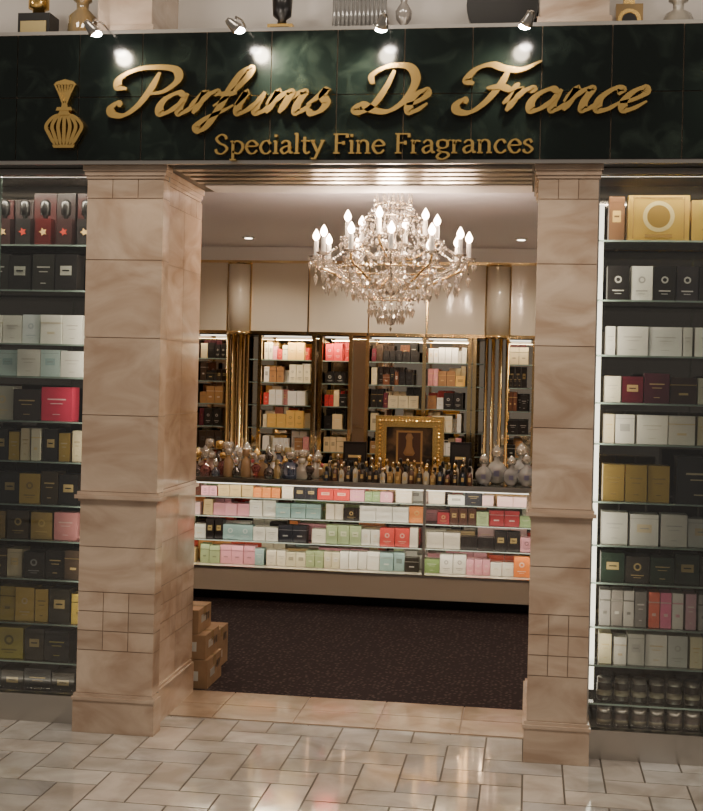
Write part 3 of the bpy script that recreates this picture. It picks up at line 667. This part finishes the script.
for x_,y_,z_,a,r_ in cand: b.lathe(x_,y_,z_-.008,[(.0125,0),(.0125,.085),(.010,.088)],'candle',seg=10)
b.done('candles',ch)
b=MB()
for x_,y_,z_,a,r_ in cand: b.lathe(x_,y_,z_+.080,[(.005,0),(.016,.012),(.020,.027),(.012,.046),(.001,.064)],'bulb',seg=10)
b.done('flame_bulbs',ch)
b=MB()
def strand(p,q,n,sag,r=.0075):
    p=Vector(p);q=Vector(q)
    for i in range(n+1):
        t=i/n; v_=p.lerp(q,t); v_.z-=sag*4*t*(1-t); b.gem(v_.x,v_.y,v_.z,r,r*1.1,r*1.1)
for x_,y_,z_,a,r_ in cand:
    for k in range(7):
        t=2*math.pi*k/7; xx=x_+.038*math.cos(t); yy=y_+.038*math.sin(t)
        b.gem(xx,yy,z_-.018,.005,.006,.006); b.gem(xx,yy,z_-.045,.009,.014,.032)
    b.gem(x_,y_,z_-.085,.008,.01,.01); b.gem(x_,y_,z_-.12,.015,.02,.048)
    strand(pol(.10,a,2.61),(x_,y_,z_-.01),20 if r_>.3 else 12,.05)
for i in range(12):
    a=2*math.pi*i/12+.1; a2=a+2*math.pi/12
    strand(pol(.41,a,2.30),pol(.41,a2,2.30),10,.05)
    strand(pol(.41,a,2.27),pol(.30,a+.26,2.26),6,.03)
    for dj in (0,.26): strand(pol(.30,a+dj,2.26),pol(.12,a+dj,2.10),10,.03+dj*.08)
    strand(pol(.12,a,2.10),pol(.02,a,1.99),7,.015)
    for rr,zz,s_ in ((.30,2.245,1.25),(.21,2.17,1.1),(.25,2.21,1.1),(.12,2.085,1.1),(.36,2.22,1.3),(.16,2.53,1.0),(.24,2.37,1.1),(.095,2.60,.9),(.07,2.04,1.0)):
        for j in (0,.26):
            x_,y_,_=pol(rr,a+j,0); b.gem(x_,y_,zz-.012,.006,.008,.008); b.gem(x_,y_,zz-.045*s_,.011*s_,.018*s_,.036*s_)
    x_,y_,_=pol(.05,a,0); b.gem(x_,y_,2.63,.010,.05,.03)
    x_,y_,_=pol(.10,a,0); b.gem(x_,y_,2.64,.009,.04,.03)
for z_,r_ in ((2.48,.06),(2.40,.05),(2.34,.09),(2.24,.06),(2.18,.10),(2.14,.065)):
    for i in range(12):
        x_,y_,_=pol(r_,2*math.pi*i/12,0); b.gem(x_,y_,z_,.010,.014,.034)
b.lathe(CX,CYc,1.955,[(.002,0),(.02,.008),(.028,.028),(.02,.048),(.004,.056)],'crystal',seg=10,smooth=False); b.gem(CX,CYc,1.94,.009,.012,.02)
b.done('crystal_drops',ch)
for i in range(3):
    light('POINT','candle_glow',pol(.33,i*2.1+.6,2.50),13,(1,.74,.52),.06,parent=ch)

# ------------------------------------------------------------------ downlights
for x_,y_ in ((-2.9,7.0),(1.0,7.2),(-2.2,9.3),(-.1,9.3),(1.4,8.8),(-1.2,9.5)):
    e=empty('recessed_downlight'); b=MB()
    b.lathe(x_,y_,CE-.012,[(.045,0),(.05,.004),(.05,.011)],'white',seg=20); b.lathe(x_,y_,CE-.014,[(.03,0),(.03,.001)],'down',seg=20); b.done('trim_ring',e)
    light('SPOT','beam',(x_,y_,CE-.03),38,(1,.84,.66),.05,(x_,y_,0),150,.7,parent=e)
# mall lighting
for x_ in (-3.2,-.8,1.6): light('AREA','mall_ceiling_lamp',(x_,2.6,5.2),62,(1,.86,.70),1.2,(x_,3.8,0))
w=bpy.data.worlds.new('mall'); bpy.context.scene.world=w; w.use_nodes=True
w.node_tree.nodes['Background'].inputs[0].default_value=(.60,.54,.48,1); w.node_tree.nodes['Background'].inputs[1].default_value=.27

# ------------------------------------------------------------------ camera
cam=bpy.data.cameras.new('camera'); co=bpy.data.objects.new('camera',cam); bpy.context.scene.collection.objects.link(co)
cam.sensor_fit='VERTICAL'; cam.sensor_height=24; cam.lens=24*1225/811
cam.shift_y=-30/811; cam.clip_start=.05
yaw=math.radians(8.36); roll=math.radians(1.32)
co.matrix_world=Matrix.Translation((0,0,1.68))@Matrix.Rotation(yaw,4,'Z')@Matrix.Rotation(math.pi/2,4,'X')@Matrix.Rotation(roll,4,'Z')
bpy.context.scene.camera=co
